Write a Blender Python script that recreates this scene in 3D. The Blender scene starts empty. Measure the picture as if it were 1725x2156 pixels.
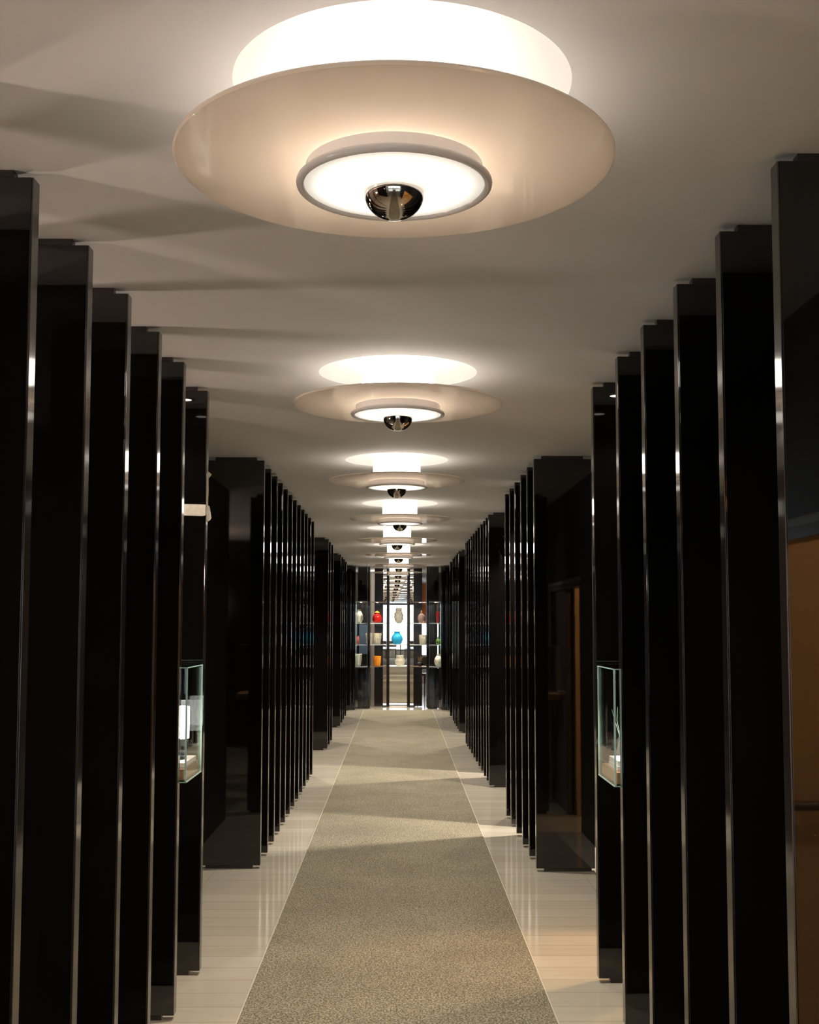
import bpy, bmesh, math, random
from mathutils import Matrix, Vector
random.seed(7)
scn = bpy.context.scene
COL = scn.collection
PI = math.pi
W_PX, H_PX = 1725, 2156

# ------------------------------------------------------------------ camera
F = 2480.0
CX, CY = 862.5, 1129.9
CAMZ = 1.526
M = [[0.99995433, 0.00122864, -0.00947769],
     [-0.00193295, 0.99720678, -0.07466532],
     [0.00935948, 0.07468023, 0.99716361]]      # rows: right, up, forward in (X, Z, Y)
cam = bpy.data.cameras.new('camera'); camo = bpy.data.objects.new('camera', cam); COL.objects.link(camo)
def ax(r): return Vector((r[0], r[2], r[1]))
R_, U_, B_ = ax(M[0]), ax(M[1]), -ax(M[2])
rot = Matrix(((R_.x, U_.x, B_.x), (R_.y, U_.y, B_.y), (R_.z, U_.z, B_.z)))
camo.matrix_world = Matrix.Translation((0, 0, CAMZ)) @ rot.to_4x4()
cam.sensor_fit = 'AUTO'; cam.sensor_width = 36.0
cam.lens = F / H_PX * 36.0
cam.shift_x = 0.0
cam.shift_y = (CY - H_PX / 2) / H_PX
cam.clip_start = 0.05; cam.clip_end = 200
scn.camera = camo

# ------------------------------------------------------------------ light, exposure
DRUM = 4.6          # glowing drum of the ceiling lamps
LENS = 0.80
DOWN = 72.0         # downward output of each ceiling lamp (W)
SLOT = 95.0         # recessed downlights between the fins (W)
SHELF = 4.0         # little shelf lights (W)
UP = 36.0            # floor lamps added in the unseen left side room (W)
ROOM = 40.0         # warm lamps in the two side rooms (W)
SKY = 5.0
scn.view_settings.view_transform = 'Standard'
scn.view_settings.look = 'None'
scn.view_settings.gamma = 1.0
scn.view_settings.use_curve_mapping = False
scn.view_settings.exposure = 0.95
world = bpy.data.worlds.new('world'); scn.world = world; world.use_nodes = True
wn = world.node_tree; bg = wn.nodes['Background']
bg.inputs['Color'].default_value = (0.86, 0.93, 1.0, 1); bg.inputs['Strength'].default_value = SKY

# ------------------------------------------------------------------ materials
def mat(name, color=(0.8, 0.8, 0.8), rough=0.5, metal=0.0, spec=None, ior=None, trans=0.0, emit=None, es=0.0, coat=0.0, sss=0.0):
    m = bpy.data.materials.new(name); m.use_nodes = True
    b = m.node_tree.nodes['Principled BSDF']
    b.inputs['Base Color'].default_value = (*color, 1)
    b.inputs['Roughness'].default_value = rough
    b.inputs['Metallic'].default_value = metal
    if ior: b.inputs['IOR'].default_value = ior
    if spec is not None: b.inputs['Specular IOR Level'].default_value = spec
    b.inputs['Transmission Weight'].default_value = trans
    b.inputs['Coat Weight'].default_value = coat
    if sss:
        b.inputs['Subsurface Weight'].default_value = sss
        b.inputs['Subsurface Scale'].default_value = 0.02
    if emit:
        b.inputs['Emission Color'].default_value = (*emit, 1); b.inputs['Emission Strength'].default_value = es
    return m
def N(m, t, **kw):
    n = m.node_tree.nodes.new(t)
    for k, v in kw.items(): setattr(n, k, v)
    return n
def lk(m, a, b): m.node_tree.links.new(a, b)
def noise_bump(m, scale, strength, dist=0.002, detail=2):
    tc = N(m, 'ShaderNodeTexCoord'); no = N(m, 'ShaderNodeTexNoise'); no.inputs['Scale'].default_value = scale
    no.inputs['Detail'].default_value = detail
    bu = N(m, 'ShaderNodeBump'); bu.inputs['Strength'].default_value = strength; bu.inputs['Distance'].default_value = dist
    lk(m, tc.outputs['Object'], no.inputs['Vector']); lk(m, no.outputs['Fac'], bu.inputs['Height'])
    lk(m, bu.outputs['Normal'], m.node_tree.nodes['Principled BSDF'].inputs['Normal'])
    return no
def vary(m, c1, c2, scale, detail=4, stretch=(1, 1, 1), rmin=0.35, rmax=0.65):
    tc = N(m, 'ShaderNodeTexCoord'); mp = N(m, 'ShaderNodeMapping'); mp.inputs['Scale'].default_value = stretch
    no = N(m, 'ShaderNodeTexNoise'); no.inputs['Scale'].default_value = scale; no.inputs['Detail'].default_value = detail
    cr = N(m, 'ShaderNodeValToRGB'); cr.color_ramp.elements[0].position = rmin; cr.color_ramp.elements[1].position = rmax
    cr.color_ramp.elements[0].color = (*c1, 1); cr.color_ramp.elements[1].color = (*c2, 1)
    lk(m, tc.outputs['Object'], mp.inputs['Vector']); lk(m, mp.outputs['Vector'], no.inputs['Vector'])
    lk(m, no.outputs['Fac'], cr.inputs['Fac']); lk(m, cr.outputs['Color'], m.node_tree.nodes['Principled BSDF'].inputs['Base Color'])
    return cr

M_ceil = mat('ceiling_plaster', (0.64, 0.65, 0.67), 0.85)
noise_bump(M_ceil, 60, 0.08)
M_lacq = mat('black_lacquer', (0.0035, 0.0028, 0.0025), 0.03, ior=1.68)
noise_bump(M_lacq, 9, 0.035, 0.002, 1)
M_edge = mat('lacquer_edge', (0.012, 0.009, 0.008), 0.07, ior=2.1)
noise_bump(M_edge, 14, 0.05, 0.002, 1)
M_bpanel = mat('dark_stained_panel', (0.009, 0.005, 0.0035), 0.14, ior=1.28)
M_spacer = mat('dark_bronze_metal', (0.035, 0.026, 0.022), 0.35, metal=0.3)
M_wall = mat('dark_brown_wall', (0.015, 0.012, 0.010), 0.5)
vary(M_wall, (0.013, 0.010, 0.009), (0.018, 0.014, 0.012), 3)
M_tan = mat('tan_wall_paint', (0.62, 0.41, 0.20), 0.7)
vary(M_tan, (0.60, 0.40, 0.19), (0.64, 0.43, 0.21), 2)
M_grey = mat('warm_grey_wall_paint', (0.50, 0.45, 0.40), 0.7)
vary(M_grey, (0.48, 0.43, 0.38), (0.52, 0.47, 0.42), 2)
M_trim = mat('grey_metal_trim', (0.35, 0.32, 0.31), 0.4, metal=0.4)
M_white = mat('white_satin', (0.80, 0.78, 0.74), 0.35)
M_slab = mat('white_stone_slab', (0.75, 0.68, 0.60), 0.5)
M_tape = mat('masking_tape', (0.62, 0.55, 0.45), 0.75)
vary(M_tape, (0.56, 0.50, 0.41), (0.68, 0.61, 0.51), 40)
M_chrome = mat('smoked_chrome', (0.42, 0.39, 0.36), 0.03, metal=1.0)
M_mirror = mat('mirror_glass', (0.80, 0.80, 0.78), 0.004, metal=1.0)
M_smoke = mat('smoked_mirror_glass', (0.50, 0.46, 0.42), 0.01, metal=1.0)
M_wood = mat('brown_veneer', (0.30, 0.155, 0.075), 0.3)
vary(M_wood, (0.26, 0.13, 0.06), (0.36, 0.19, 0.095), 6, stretch=(1, 8, 1))
M_blackplastic = mat('black_plastic', (0.01, 0.01, 0.01), 0.35)
M_orange = mat('orange_blind_fabric', (0.75, 0.24, 0.07), 0.8); noise_bump(M_orange, 200, 0.2)
M_blue = mat('slate_blue_reflection', (0.16, 0.24, 0.36), 0.7); noise_bump(M_blue, 150, 0.1)
M_leaf = mat('leaf_green', (0.06, 0.16, 0.05), 0.5)
vary(M_leaf, (0.035, 0.11, 0.03), (0.12, 0.24, 0.07), 5)
M_bark = mat('bark', (0.12, 0.08, 0.05), 0.9); noise_bump(M_bark, 30, 0.6)
M_seat = mat('beige_leather', (0.42, 0.33, 0.22), 0.45); noise_bump(M_seat, 60, 0.2)
M_dwood = mat('dark_wood', (0.06, 0.04, 0.03), 0.35)
vary(M_dwood, (0.045, 0.03, 0.022), (0.08, 0.055, 0.04), 8, stretch=(1, 1, 6))
M_amber = mat('amber_glass_shade', (0.85, 0.38, 0.08), 0.3, emit=(1.0, 0.45, 0.12), es=1.2)

def thin_fresnel(m):
    # same reflectance seen from either side of a pane
    fr = N(m, 'ShaderNodeFresnel'); ge = N(m, 'ShaderNodeNewGeometry'); mr = N(m, 'ShaderNodeMapRange')
    mr.inputs['To Min'].default_value = 1.5; mr.inputs['To Max'].default_value = 1 / 1.5
    lk(m, ge.outputs['Backfacing'], mr.inputs['Value']); lk(m, mr.outputs[0], fr.inputs['IOR'])
    return fr
# opal acrylic of the lamp discs: diffuse + translucent + coat
def opal(name, col, tr, rough=0.12, fac=0.5):
    m = bpy.data.materials.new(name); m.use_nodes = True; nt = m.node_tree
    for n in list(nt.nodes):
        if n.type != 'OUTPUT_MATERIAL': nt.nodes.remove(n)
    out = [n for n in nt.nodes if n.type == 'OUTPUT_MATERIAL'][0]
    d = N(m, 'ShaderNodeBsdfDiffuse'); d.inputs['Color'].default_value = (*col, 1)
    t = N(m, 'ShaderNodeBsdfTranslucent'); t.inputs['Color'].default_value = (*tr, 1)
    mx = N(m, 'ShaderNodeMixShader'); mx.inputs[0].default_value = fac
    g = N(m, 'ShaderNodeBsdfGlossy'); g.inputs['Roughness'].default_value = rough
    fr = thin_fresnel(m)
    m2 = N(m, 'ShaderNodeMixShader')
    lk(m, d.outputs[0], mx.inputs[1]); lk(m, t.outputs[0], mx.inputs[2])
    lk(m, fr.outputs[0], m2.inputs[0]); lk(m, mx.outputs[0], m2.inputs[1]); lk(m, g.outputs[0], m2.inputs[2])
    lk(m, m2.outputs[0], out.inputs['Surface'])
    return m
M_opal = opal('opal_acrylic', (0.86, 0.80, 0.74), (0.97, 0.89, 0.81), 0.03, 0.50)
M_opalring = opal('opal_ring', (0.76, 0.76, 0.78), (0.72, 0.70, 0.70), 0.15, 0.35)
M_recess = mat('recess_satin_white', (0.40, 0.398, 0.395), 0.5)
def emis(name, col, s):
    m = bpy.data.materials.new(name); m.use_nodes = True
    b = m.node_tree.nodes['Principled BSDF']
    b.inputs['Base Color'].default_value = (0.8, 0.8, 0.8, 1); b.inputs['Roughness'].default_value = 0.4
    b.inputs['Emission Color'].default_value = (*col, 1); b.inputs['Emission Strength'].default_value = s
    return m
M_drum = emis('glowing_drum', (1.0, 0.91, 0.79), DRUM)
M_lens = emis('glowing_lens', (1.0, 0.93, 0.82), LENS)
def lens_fall(m):
    b = m.node_tree.nodes['Principled BSDF']; tc = N(m, 'ShaderNodeTexCoord'); sp = N(m, 'ShaderNodeSeparateXYZ'); cb = N(m, 'ShaderNodeCombineXYZ')
    ln = N(m, 'ShaderNodeVectorMath', operation='LENGTH'); mr = N(m, 'ShaderNodeMapRange', interpolation_type='SMOOTHSTEP')
    lk(m, tc.outputs['Object'], sp.inputs[0]); lk(m, sp.outputs['X'], cb.inputs['X']); lk(m, sp.outputs['Y'], cb.inputs['Y']); lk(m, cb.outputs[0], ln.inputs[0])
    mr.inputs['From Min'].default_value = 0.13; mr.inputs['From Max'].default_value = 0.188
    mr.inputs['To Min'].default_value = LENS; mr.inputs['To Max'].default_value = LENS * 0.35
    lk(m, ln.outputs['Value'], mr.inputs['Value']); lk(m, mr.outputs[0], b.inputs['Emission Strength'])
lens_fall(M_lens)
M_led = emis('lit_lamp_face', (1.0, 0.93, 0.80), 12.0)
M_neck = emis('glowing_bulb_glass', (1.0, 0.90, 0.76), 0.42)
M_shade = emis('lit_pleated_shade', (1.0, 0.97, 0.93), 2.2)
def thin_glass(name, tint=(0.965, 0.985, 0.975)):
    m = bpy.data.materials.new(name); m.use_nodes = True; nt = m.node_tree
    for n in list(nt.nodes):
        if n.type != 'OUTPUT_MATERIAL': nt.nodes.remove(n)
    out = [n for n in nt.nodes if n.type == 'OUTPUT_MATERIAL'][0]
    t = N(m, 'ShaderNodeBsdfTransparent'); t.inputs['Color'].default_value = (*tint, 1)
    g = N(m, 'ShaderNodeBsdfGlossy'); g.inputs['Roughness'].default_value = 0.01
    fr = thin_fresnel(m)
    mx = N(m, 'ShaderNodeMixShader')
    lk(m, fr.outputs[0], mx.inputs[0]); lk(m, t.outputs[0], mx.inputs[1]); lk(m, g.outputs[0], mx.inputs[2])
    lk(m, mx.outputs[0], out.inputs['Surface'])
    return m
M_glass = thin_glass('clear_glass')
M_gedge = mat('green_glass_edge', (0.45, 0.66, 0.58), 0.12, spec=0.9)
M_shelf = mat('frosted_shelf_glass', (0.70, 0.74, 0.70), 0.15, trans=0.35)

# stone floor: narrow boards across the corridor
M_floor = mat('beige_stone_tiles', (0.5, 0.45, 0.37), 0.10)
def build_floor_mat(m):
    b = m.node_tree.nodes['Principled BSDF']
    tc = N(m, 'ShaderNodeTexCoord'); sp = N(m, 'ShaderNodeSeparateXYZ'); lk(m, tc.outputs['Object'], sp.inputs[0])
    def math_(op, a, bb=None):
        n = N(m, 'ShaderNodeMath', operation=op)
        for i, v in enumerate((a, bb)):
            if v is None: continue
            if isinstance(v, (int, float)): n.inputs[i].default_value = v
            else: lk(m, v, n.inputs[i])
        return n.outputs[0]
    pitch = 0.1805
    yy = math_('DIVIDE', math_('SUBTRACT', sp.outputs['Y'], 4.848 - 40 * pitch), pitch)
    row = math_('FLOOR', yy)
    fy = math_('FRACT', yy)
    dy = math_('MULTIPLY', math_('ABSOLUTE', math_('SUBTRACT', fy, 0.5)), 2)      # 1 at the joint
    jy = math_('GREATER_THAN', dy, 0.972)
    dx = math_('ABSOLUTE', math_('SUBTRACT', math_('ABSOLUTE', sp.outputs['X']), 1.14))
    jx = math_('LESS_THAN', dx, 0.0016)
    j = math_('MAXIMUM', jy, jx)
    wn_ = N(m, 'ShaderNodeTexWhiteNoise', noise_dimensions='1D'); lk(m, row, wn_.inputs['W'])
    mp = N(m, 'ShaderNodeMapping'); mp.inputs['Scale'].default_value = (1.2, 9, 1)
    lk(m, tc.outputs['Object'], mp.inputs['Vector'])
    no = N(m, 'ShaderNodeTexNoise'); no.inputs['Scale'].default_value = 2.2; no.inputs['Detail'].default_value = 6
    lk(m, mp.outputs[0], no.inputs['Vector'])
    s = math_('ADD', math_('MULTIPLY', wn_.outputs['Value'], 0.45), math_('MULTIPLY', no.outputs['Fac'], 0.55))
    cr = N(m, 'ShaderNodeValToRGB'); e = cr.color_ramp.elements
    e[0].position = 0.2; e[0].color = (0.46, 0.405, 0.31, 1); e[1].position = 0.8; e[1].color = (0.56, 0.50, 0.40, 1)
    lk(m, s, cr.inputs['Fac'])
    mx = N(m, 'ShaderNodeMixRGB'); mx.inputs[2].default_value = (0.24, 0.195, 0.135, 1)
    lk(m, math_('MULTIPLY', j, 0.55), mx.inputs[0]); lk(m, cr.outputs[0], mx.inputs[1])
    lk(m, mx.outputs[0], b.inputs['Base Color'])
    n2 = N(m, 'ShaderNodeTexNoise'); n2.inputs['Scale'].default_value = 26; n2.inputs['Detail'].default_value = 3
    lk(m, tc.outputs['Object'], n2.inputs['Vector'])
    bu = N(m, 'ShaderNodeBump'); bu.inputs['Strength'].default_value = 0.06; bu.inputs['Distance'].default_value = 0.002
    lk(m, math_('SUBTRACT', n2.outputs['Fac'], j), bu.inputs['Height']); lk(m, bu.outputs[0], b.inputs['Normal'])
build_floor_mat(M_floor)

M_carpet = mat('speckled_olive_carpet', (0.25, 0.21, 0.14), 0.95)
def build_carpet(m):
    b = m.node_tree.nodes['Principled BSDF']; b.inputs['Specular IOR Level'].default_value = 0.15
    b.inputs['Sheen Weight'].default_value = 0.15
    tc = N(m, 'ShaderNodeTexCoord')
    vo = N(m, 'ShaderNodeTexVoronoi'); vo.inputs['Scale'].default_value = 150
    no = N(m, 'ShaderNodeTexNoise'); no.inputs['Scale'].default_value = 130; no.inputs['Detail'].default_value = 3
    big = N(m, 'ShaderNodeTexNoise'); big.inputs['Scale'].default_value = 2.2; big.inputs['Detail'].default_value = 5
    for n in (vo, no, big): lk(m, tc.outputs['Object'], n.inputs['Vector'])
    ad = N(m, 'ShaderNodeMath', operation='MULTIPLY'); lk(m, no.outputs['Fac'], ad.inputs[0]); ad.inputs[1].default_value = 1.0
    cr = N(m, 'ShaderNodeValToRGB'); e = cr.color_ramp.elements
    e[0].position = 0.44; e[0].color = (0.098, 0.080, 0.048, 1); e[1].position = 0.60; e[1].color = (0.355, 0.312, 0.215, 1)
    lk(m, ad.outputs[0], cr.inputs['Fac'])
    cr2 = N(m, 'ShaderNodeValToRGB'); e = cr2.color_ramp.elements
    e[0].position = 0.3; e[0].color = (0.84, 0.82, 0.80, 1); e[1].position = 0.7; e[1].color = (1.1, 1.1, 1.1, 1)
    lk(m, big.outputs['Fac'], cr2.inputs['Fac'])
    mx = N(m, 'ShaderNodeMixRGB', blend_type='MULTIPLY'); mx.inputs[0].default_value = 1
    lk(m, cr.outputs[0], mx.inputs[1]); lk(m, cr2.outputs[0], mx.inputs[2]); lk(m, mx.outputs[0], b.inputs['Base Color'])
    bu = N(m, 'ShaderNodeBump'); bu.inputs['Strength'].default_value = 0.6; bu.inputs['Distance'].default_value = 0.004
    lk(m, no.outputs['Fac'], bu.inputs['Height']); lk(m, bu.outputs[0], b.inputs['Normal'])
build_carpet(M_carpet)
M_binding = mat('carpet_edge_binding', (0.60, 0.52, 0.41), 0.5)
M_facade = mat('pale_tiled_facade', (0.8, 0.8, 0.8), 0.6)
def facade(m):
    b = m.node_tree.nodes['Principled BSDF']; tc = N(m, 'ShaderNodeTexCoord'); mp = N(m, 'ShaderNodeMapping')
    mp.inputs['Rotation'].default_value = (PI / 2, 0, 0)
    br = N(m, 'ShaderNodeTexBrick'); br.inputs['Scale'].default_value = 1.6
    br.inputs['Color1'].default_value = (0.78, 0.80, 0.82, 1); br.inputs['Color2'].default_value = (0.72, 0.75, 0.78, 1)
    br.inputs['Mortar'].default_value = (0.35, 0.38, 0.42, 1); br.inputs['Mortar Size'].default_value = 0.012
    lk(m, tc.outputs['Object'], mp.inputs[0]); lk(m, mp.outputs[0], br.inputs['Vector']); lk(m, br.outputs['Color'], b.inputs['Base Color'])
facade(M_facade)
M_pave = mat('grey_paving', (0.35, 0.35, 0.35), 0.8); vary(M_pave, (0.3, 0.3, 0.3), (0.42, 0.42, 0.41), 4)

# ------------------------------------------------------------------ mesh helpers
def box(bm, x0, x1, y0, y1, z0, z1):
    vs = [bm.verts.new((x, y, z)) for z in (z0, z1) for y in (y0, y1) for x in (x0, x1)]
    for f in ((0, 2, 3, 1), (4, 5, 7, 6), (0, 1, 5, 4), (2, 6, 7, 3), (0, 4, 6, 2), (1, 3, 7, 5)):
        bm.faces.new([vs[i] for i in f])
    return vs
def lathe(bm, prof, seg=48, cx=0, cy=0, fn=None, close=False):
    rings = []
    for r, z in prof:
        if r < 1e-5: rings.append([bm.verts.new((cx, cy, z))])
        else:
            ring = []
            for i in range(seg):
                a = 2 * PI * i / seg; rr = fn(r, z, a) if fn else r
                ring.append(bm.verts.new((cx + rr * math.cos(a), cy + rr * math.sin(a), z)))
            rings.append(ring)
    pairs = list(zip(rings, rings[1:])) + ([(rings[-1], rings[0])] if close else [])
    for A, B in pairs:
        for i in range(seg):
            j = (i + 1) % seg
            try:
                if len(A) == 1 and len(B) > 1: bm.faces.new((A[0], B[j], B[i]))
                elif len(B) == 1 and len(A) > 1: bm.faces.new((A[i], A[j], B[0]))
                elif len(A) > 1: bm.faces.new((A[i], A[j], B[j], B[i]))
            except ValueError: pass
def tube(bm, pts, r, seg=10):
    pts = [Vector(p) for p in pts]; rings = []
    for k, p in enumerate(pts):
        d = (pts[min(k + 1, len(pts) - 1)] - pts[max(k - 1, 0)]).normalized()
        u = d.cross(Vector((0, 0, 1)))
        if u.length < 1e-3: u = d.cross(Vector((1, 0, 0)))
        u.normalize(); v = d.cross(u)
        rr = r[k] if isinstance(r, (list, tuple)) else r
        rings.append([bm.verts.new(p + rr * (math.cos(2 * PI * i / seg) * u + math.sin(2 * PI * i / seg) * v)) for i in range(seg)])
    for A, B in zip(rings, rings[1:]):
        for i in range(seg): bm.faces.new((A[i], A[(i + 1) % seg], B[(i + 1) % seg], B[i]))
    bm.faces.new(rings[0]); bm.faces.new(rings[-1][::-1])
def obj(name, bm, m, parent=None, smooth=False, bevel=0.0, recalc=True, kind=None):
    if recalc: bmesh.ops.recalc_face_normals(bm, faces=bm.faces)
    me = bpy.data.meshes.new(name); bm.to_mesh(me); bm.free(); me.materials.append(m)
    if smooth:
        for p in me.polygons: p.use_smooth = True
    o = bpy.data.objects.new(name, me); COL.objects.link(o)
    if smooth:
        try: me.set_sharp_from_angle(angle=math.radians(35))
        except Exception: pass
    if bevel:
        md = o.modifiers.new('bevel', 'BEVEL'); md.width = bevel; md.segments = 2; md.limit_method = 'ANGLE'; md.harden_normals = False
    if parent: o.parent = parent
    if kind: o['kind'] = kind
    return o
def BX(name, dims, m, parent=None, bevel=0.0, kind=None):
    bm = bmesh.new(); box(bm, *dims); return obj(name, bm, m, parent, bevel=bevel, kind=kind)
def thing(name, label, cat, loc=(0, 0, 0), rz=0, group=None):
    o = bpy.data.objects.new(name, None); COL.objects.link(o); o.location = loc; o.rotation_euler = (0, 0, rz)
    o.empty_display_size = 0.1
    o['label'] = label; o['category'] = cat
    if group: o['group'] = group
    return o
def tag(o, label, cat, group=None):
    o['label'] = label; o['category'] = cat
    if group: o['group'] = group
    return o
def dup(root, loc, label=None, group=None, rz=None):
    r = root.copy(); COL.objects.link(r); r.location = loc
    if rz is not None: r.rotation_euler = (0, 0, rz)
    if label: r['label'] = label
    if group: r['group'] = group
    for ch in list(root.children):
        c = ch.copy(); COL.objects.link(c); c.parent = r
        for g in list(ch.children):
            d = g.copy(); COL.objects.link(d); d.parent = c
    return r
def light(name, kind, loc, energy, col, parent=None, radius=0.03, spot=None, blend=0.6, rotx=0):
    l = bpy.data.lights.new(name, kind); l.energy = energy; l.color = col
    if kind in ('POINT', 'SPOT'): l.shadow_soft_size = radius
    if spot: l.spot_size = math.radians(spot); l.spot_blend = blend
    o = bpy.data.objects.new(name, l); COL.objects.link(o); o.location = loc; o.rotation_euler = (rotx, 0, 0)
    if parent: o.parent = parent
    return o

# ------------------------------------------------------------------ the setting
CZ = 2.601
LAMPS = [(-0.010, 2.35), (-0.004, 4.98), (-0.012, 7.66), (0.012, 10.42), (-0.015, 13.08), (0.002, 15.80), (0.006, 18.58), (-0.005, 21.24)]
HOLES = [(0.006, 2.293)] + LAMPS[1:]
XW = 1.36
# floor
bm = bmesh.new(); box(bm, -5, 5, -10, 31, -0.2, 0); obj('floor', bm, M_floor, kind='structure')
# ceiling with round openings for the lamps
def ceiling():
    bm = bmesh.new()
    def rect(x0, x1, y0, y1):
        vs = [bm.verts.new(p) for p in ((x0, y0, CZ), (x0, y1, CZ), (x1, y1, CZ), (x1, y0, CZ))]; bm.faces.new(vs)
    s = 0.5
    rect(-5, -s, -10, 31); rect(s, 5, -10, 31)
    y = -10
    for lx, ly in HOLES:
        rect(-s, s, y, ly - s); y = ly + s
        seg = 96; ring = []; sq = []
        for i in range(seg):
            a = 2 * PI * i / seg; c, n = math.cos(a), math.sin(a)
            ring.append(bm.verts.new((lx + 0.338 * c, ly + 0.338 * n, CZ)))
            k = s / max(abs(c), abs(n)); sq.append(bm.verts.new((k * c, ly + k * n, CZ)))
        for i in range(seg):
            j = (i + 1) % seg; bm.faces.new((ring[i], sq[i], sq[j], ring[j]))
    rect(-s, s, y, 31)
    bmesh.ops.remove_doubles(bm, verts=bm.verts, dist=1e-5)
    for f in bm.faces: f.normal_update()
    for f in bm.faces:
        if f.normal.z > 0: f.normal_flip()
    obj('ceiling', bm, M_ceil, recalc=False, kind='structure')
ceiling()
BX('wall_left', (-XW - 0.12, -XW, 5.62, 24.6, 0, CZ), M_wall, kind='structure')
# right wall with two openings
bm = bmesh.new()
for y0, y1, z0, z1 in ((-0.6, 0.62, 0, CZ), (0.62, 2.2, 1.86, CZ), (2.2, 4.35, 0, CZ), (4.35, 6.06, 1.86, CZ), (6.06, 24.6, 0, CZ)):
    box(bm, XW, XW + 0.08, y0, y1, z0, z1)
obj('wall_right', bm, M_wall, kind='structure')
# outer shell of the building
BX('wall_west', (-5.1, -5.0, -10, 31, 0, CZ), M_grey, kind='structure')
BX('wall_east', (5.0, 5.1, -10, 31, 0, CZ), M_grey, kind='structure')
BX('wall_far_left', (-5, -XW - 0.12, 5.62, 5.74, 0, CZ), M_wall, kind='structure')
BX('wall_blocker_left', (-5, -XW - 0.05, 0.0, 0.12, 0, CZ), M_bpanel, kind='structure')  # unseen black partition added to block the window's reflection in the left fins
BX('wall_far_right', (XW + 0.08, 5, -0.6, -0.45, 0, CZ), M_wall, kind='structure')
# side rooms behind the right wall
BX('wall_tan_near', (XW + 0.08, 3.3, 0.47, 0.59, 0, CZ), M_tan, kind='structure')
BX('wall_tan_near_end', (3.3, 3.4, 0.47, 3.1, 0, CZ), M_tan, kind='structure')
BX('wall_tan_near_back', (XW + 0.08, 3.4, 3.0, 3.1, 0, CZ), M_tan, kind='structure')
BX('baseboard_near', (XW + 0.08, 3.3, 0.59, 0.605, 0, 0.10), M_tan, bevel=0.003, kind='structure')
BX('wall_tan_far', (XW + 0.08, 3.3, 5.13, 5.25, 0, CZ), M_tan, kind='structure')
BX('wall_tan_far_end', (3.3, 3.4, 5.13, 7.6, 0, CZ), M_tan, kind='structure')
BX('wall_tan_far_back', (XW + 0.08, 3.4, 7.5, 7.6, 0, CZ), M_tan, kind='structure')
BX('baseboard_far', (XW + 0.08, 3.3, 5.25, 5.265, 0, 0.10), M_tan, bevel=0.003, kind='structure')
bm = bmesh.new(); box(bm, XW - 0.012, XW, 0.55, 2.27, 1.86, 1.89); box(bm, XW - 0.012, XW, 4.28, 6.13, 1.86, 1.89)
obj('trim_1', bm, M_trim, bevel=0.002, kind='structure')
bm = bmesh.new()
box(bm, XW - 0.006, XW + 0.08, 0.62, 0.66, 0, 1.86); box(bm, XW - 0.006, XW + 0.08, 2.16, 2.2, 0, 1.86); box(bm, XW - 0.006, XW + 0.08, 0.66, 2.16, 1.82, 1.86)
box(bm, XW - 0.006, XW + 0.08, 4.35, 4.39, 0, 1.86); box(bm, XW - 0.006, XW + 0.08, 6.045, 6.06, 0, 1.86); box(bm, XW - 0.006, XW + 0.08, 4.39, 6.045, 1.82, 1.86)
obj('trim_2', bm, M_dwood, kind='structure')
# closed dark door leaf beside the open one
d = BX('door_1', (XW + 0.01, XW + 0.05, 4.40, 5.22, 0.01, 1.815), M_dwood, bevel=0.002, kind='structure')
bm = bmesh.new()
for z in (0.25, 0.9, 1.45, 1.65): box(bm, XW + 0.0, XW + 0.012, 4.395, 4.415, z, z + 0.09)
obj('hinge', bm, M_trim, d)
bm = bmesh.new(); tube(bm, [(XW + 0.01, 5.16, 0.98), (XW - 0.035, 5.16, 0.98), (XW - 0.035, 5.06, 0.98)], 0.008); obj('handle', bm, M_trim, d, smooth=True)
# handrail in the near side room
t = thing('handrail', 'dark handrail across the tan wall, mirrored in the rightmost fin', 'handrail', (0, 0, 0))
bm = bmesh.new(); tube(bm, [(1.50, 0.66, 0.84), (3.25, 0.66, 0.84)], 0.019, 12); obj('rail', bm, M_dwood, t, smooth=True)
for x in (1.75, 2.9):
    bm = bmesh.new(); tube(bm, [(x, 0.592, 0.80), (x, 0.65, 0.80), (x, 0.66, 0.83)], 0.007, 8); obj('bracket', bm, M_trim, t, smooth=True)
# front of the shop behind the camera: glazed wall to the street
bm = bmesh.new()
box(bm, -5, 5, -10.1, -10, 0, 0.35); box(bm, -5, 5, -10.1, -10, 2.5, CZ)
obj('wall_back', bm, M_grey, kind='structure')
bm = bmesh.new()
for x in (-5, -3.35, -1.7, 1.55, 3.25, 4.92): box(bm, x, x + 0.08, -10.08, -10.02, 0.35, 2.5)
box(bm, -5, 5, -10.08, -10.02, 0.35, 0.40); box(bm, -5, 5, -10.08, -10.02, 2.44, 2.5)
obj('window_1', bm, M_blackplastic, kind='structure')
BX('window_pane', (-4.95, 4.95, -10.055, -10.045, 0.39, 2.45), M_glass, bpy.data.objects['window_1'])
# far room beyond the display cabinet
bm = bmesh.new(); box(bm, -5, 0.28, 24.7, 24.8, 0, CZ); obj('wall_beyond_left', bm, M_grey, kind='structure')
bm = bmesh.new(); box(bm, 0.28, 0.36, 24.7, 31, 0, CZ); obj('wall_beyond_side', bm, M_grey, kind='structure')
bm = bmesh.new(); box(bm, 0.4, 5, 31, 31.1, 0, 0.70); box(bm, 0.4, 5, 31, 31.1, 1.56, CZ); box(bm, 2.4, 5, 31, 31.1, 0.70, 1.56)
obj('wall_beyond_end', bm, M_grey, kind='structure')
bm = bmesh.new(); box(bm, 0.4, 0.44, 31.02, 31.07, 0.70, 1.56); box(bm, 2.36, 2.4, 31.02, 31.07, 0.70, 1.56); box(bm, 0.4, 2.4, 31.02, 31.07, 0.70, 0.74)
obj('window_2', bm, M_blackplastic, kind='structure')
bm = bmesh.new()
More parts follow.
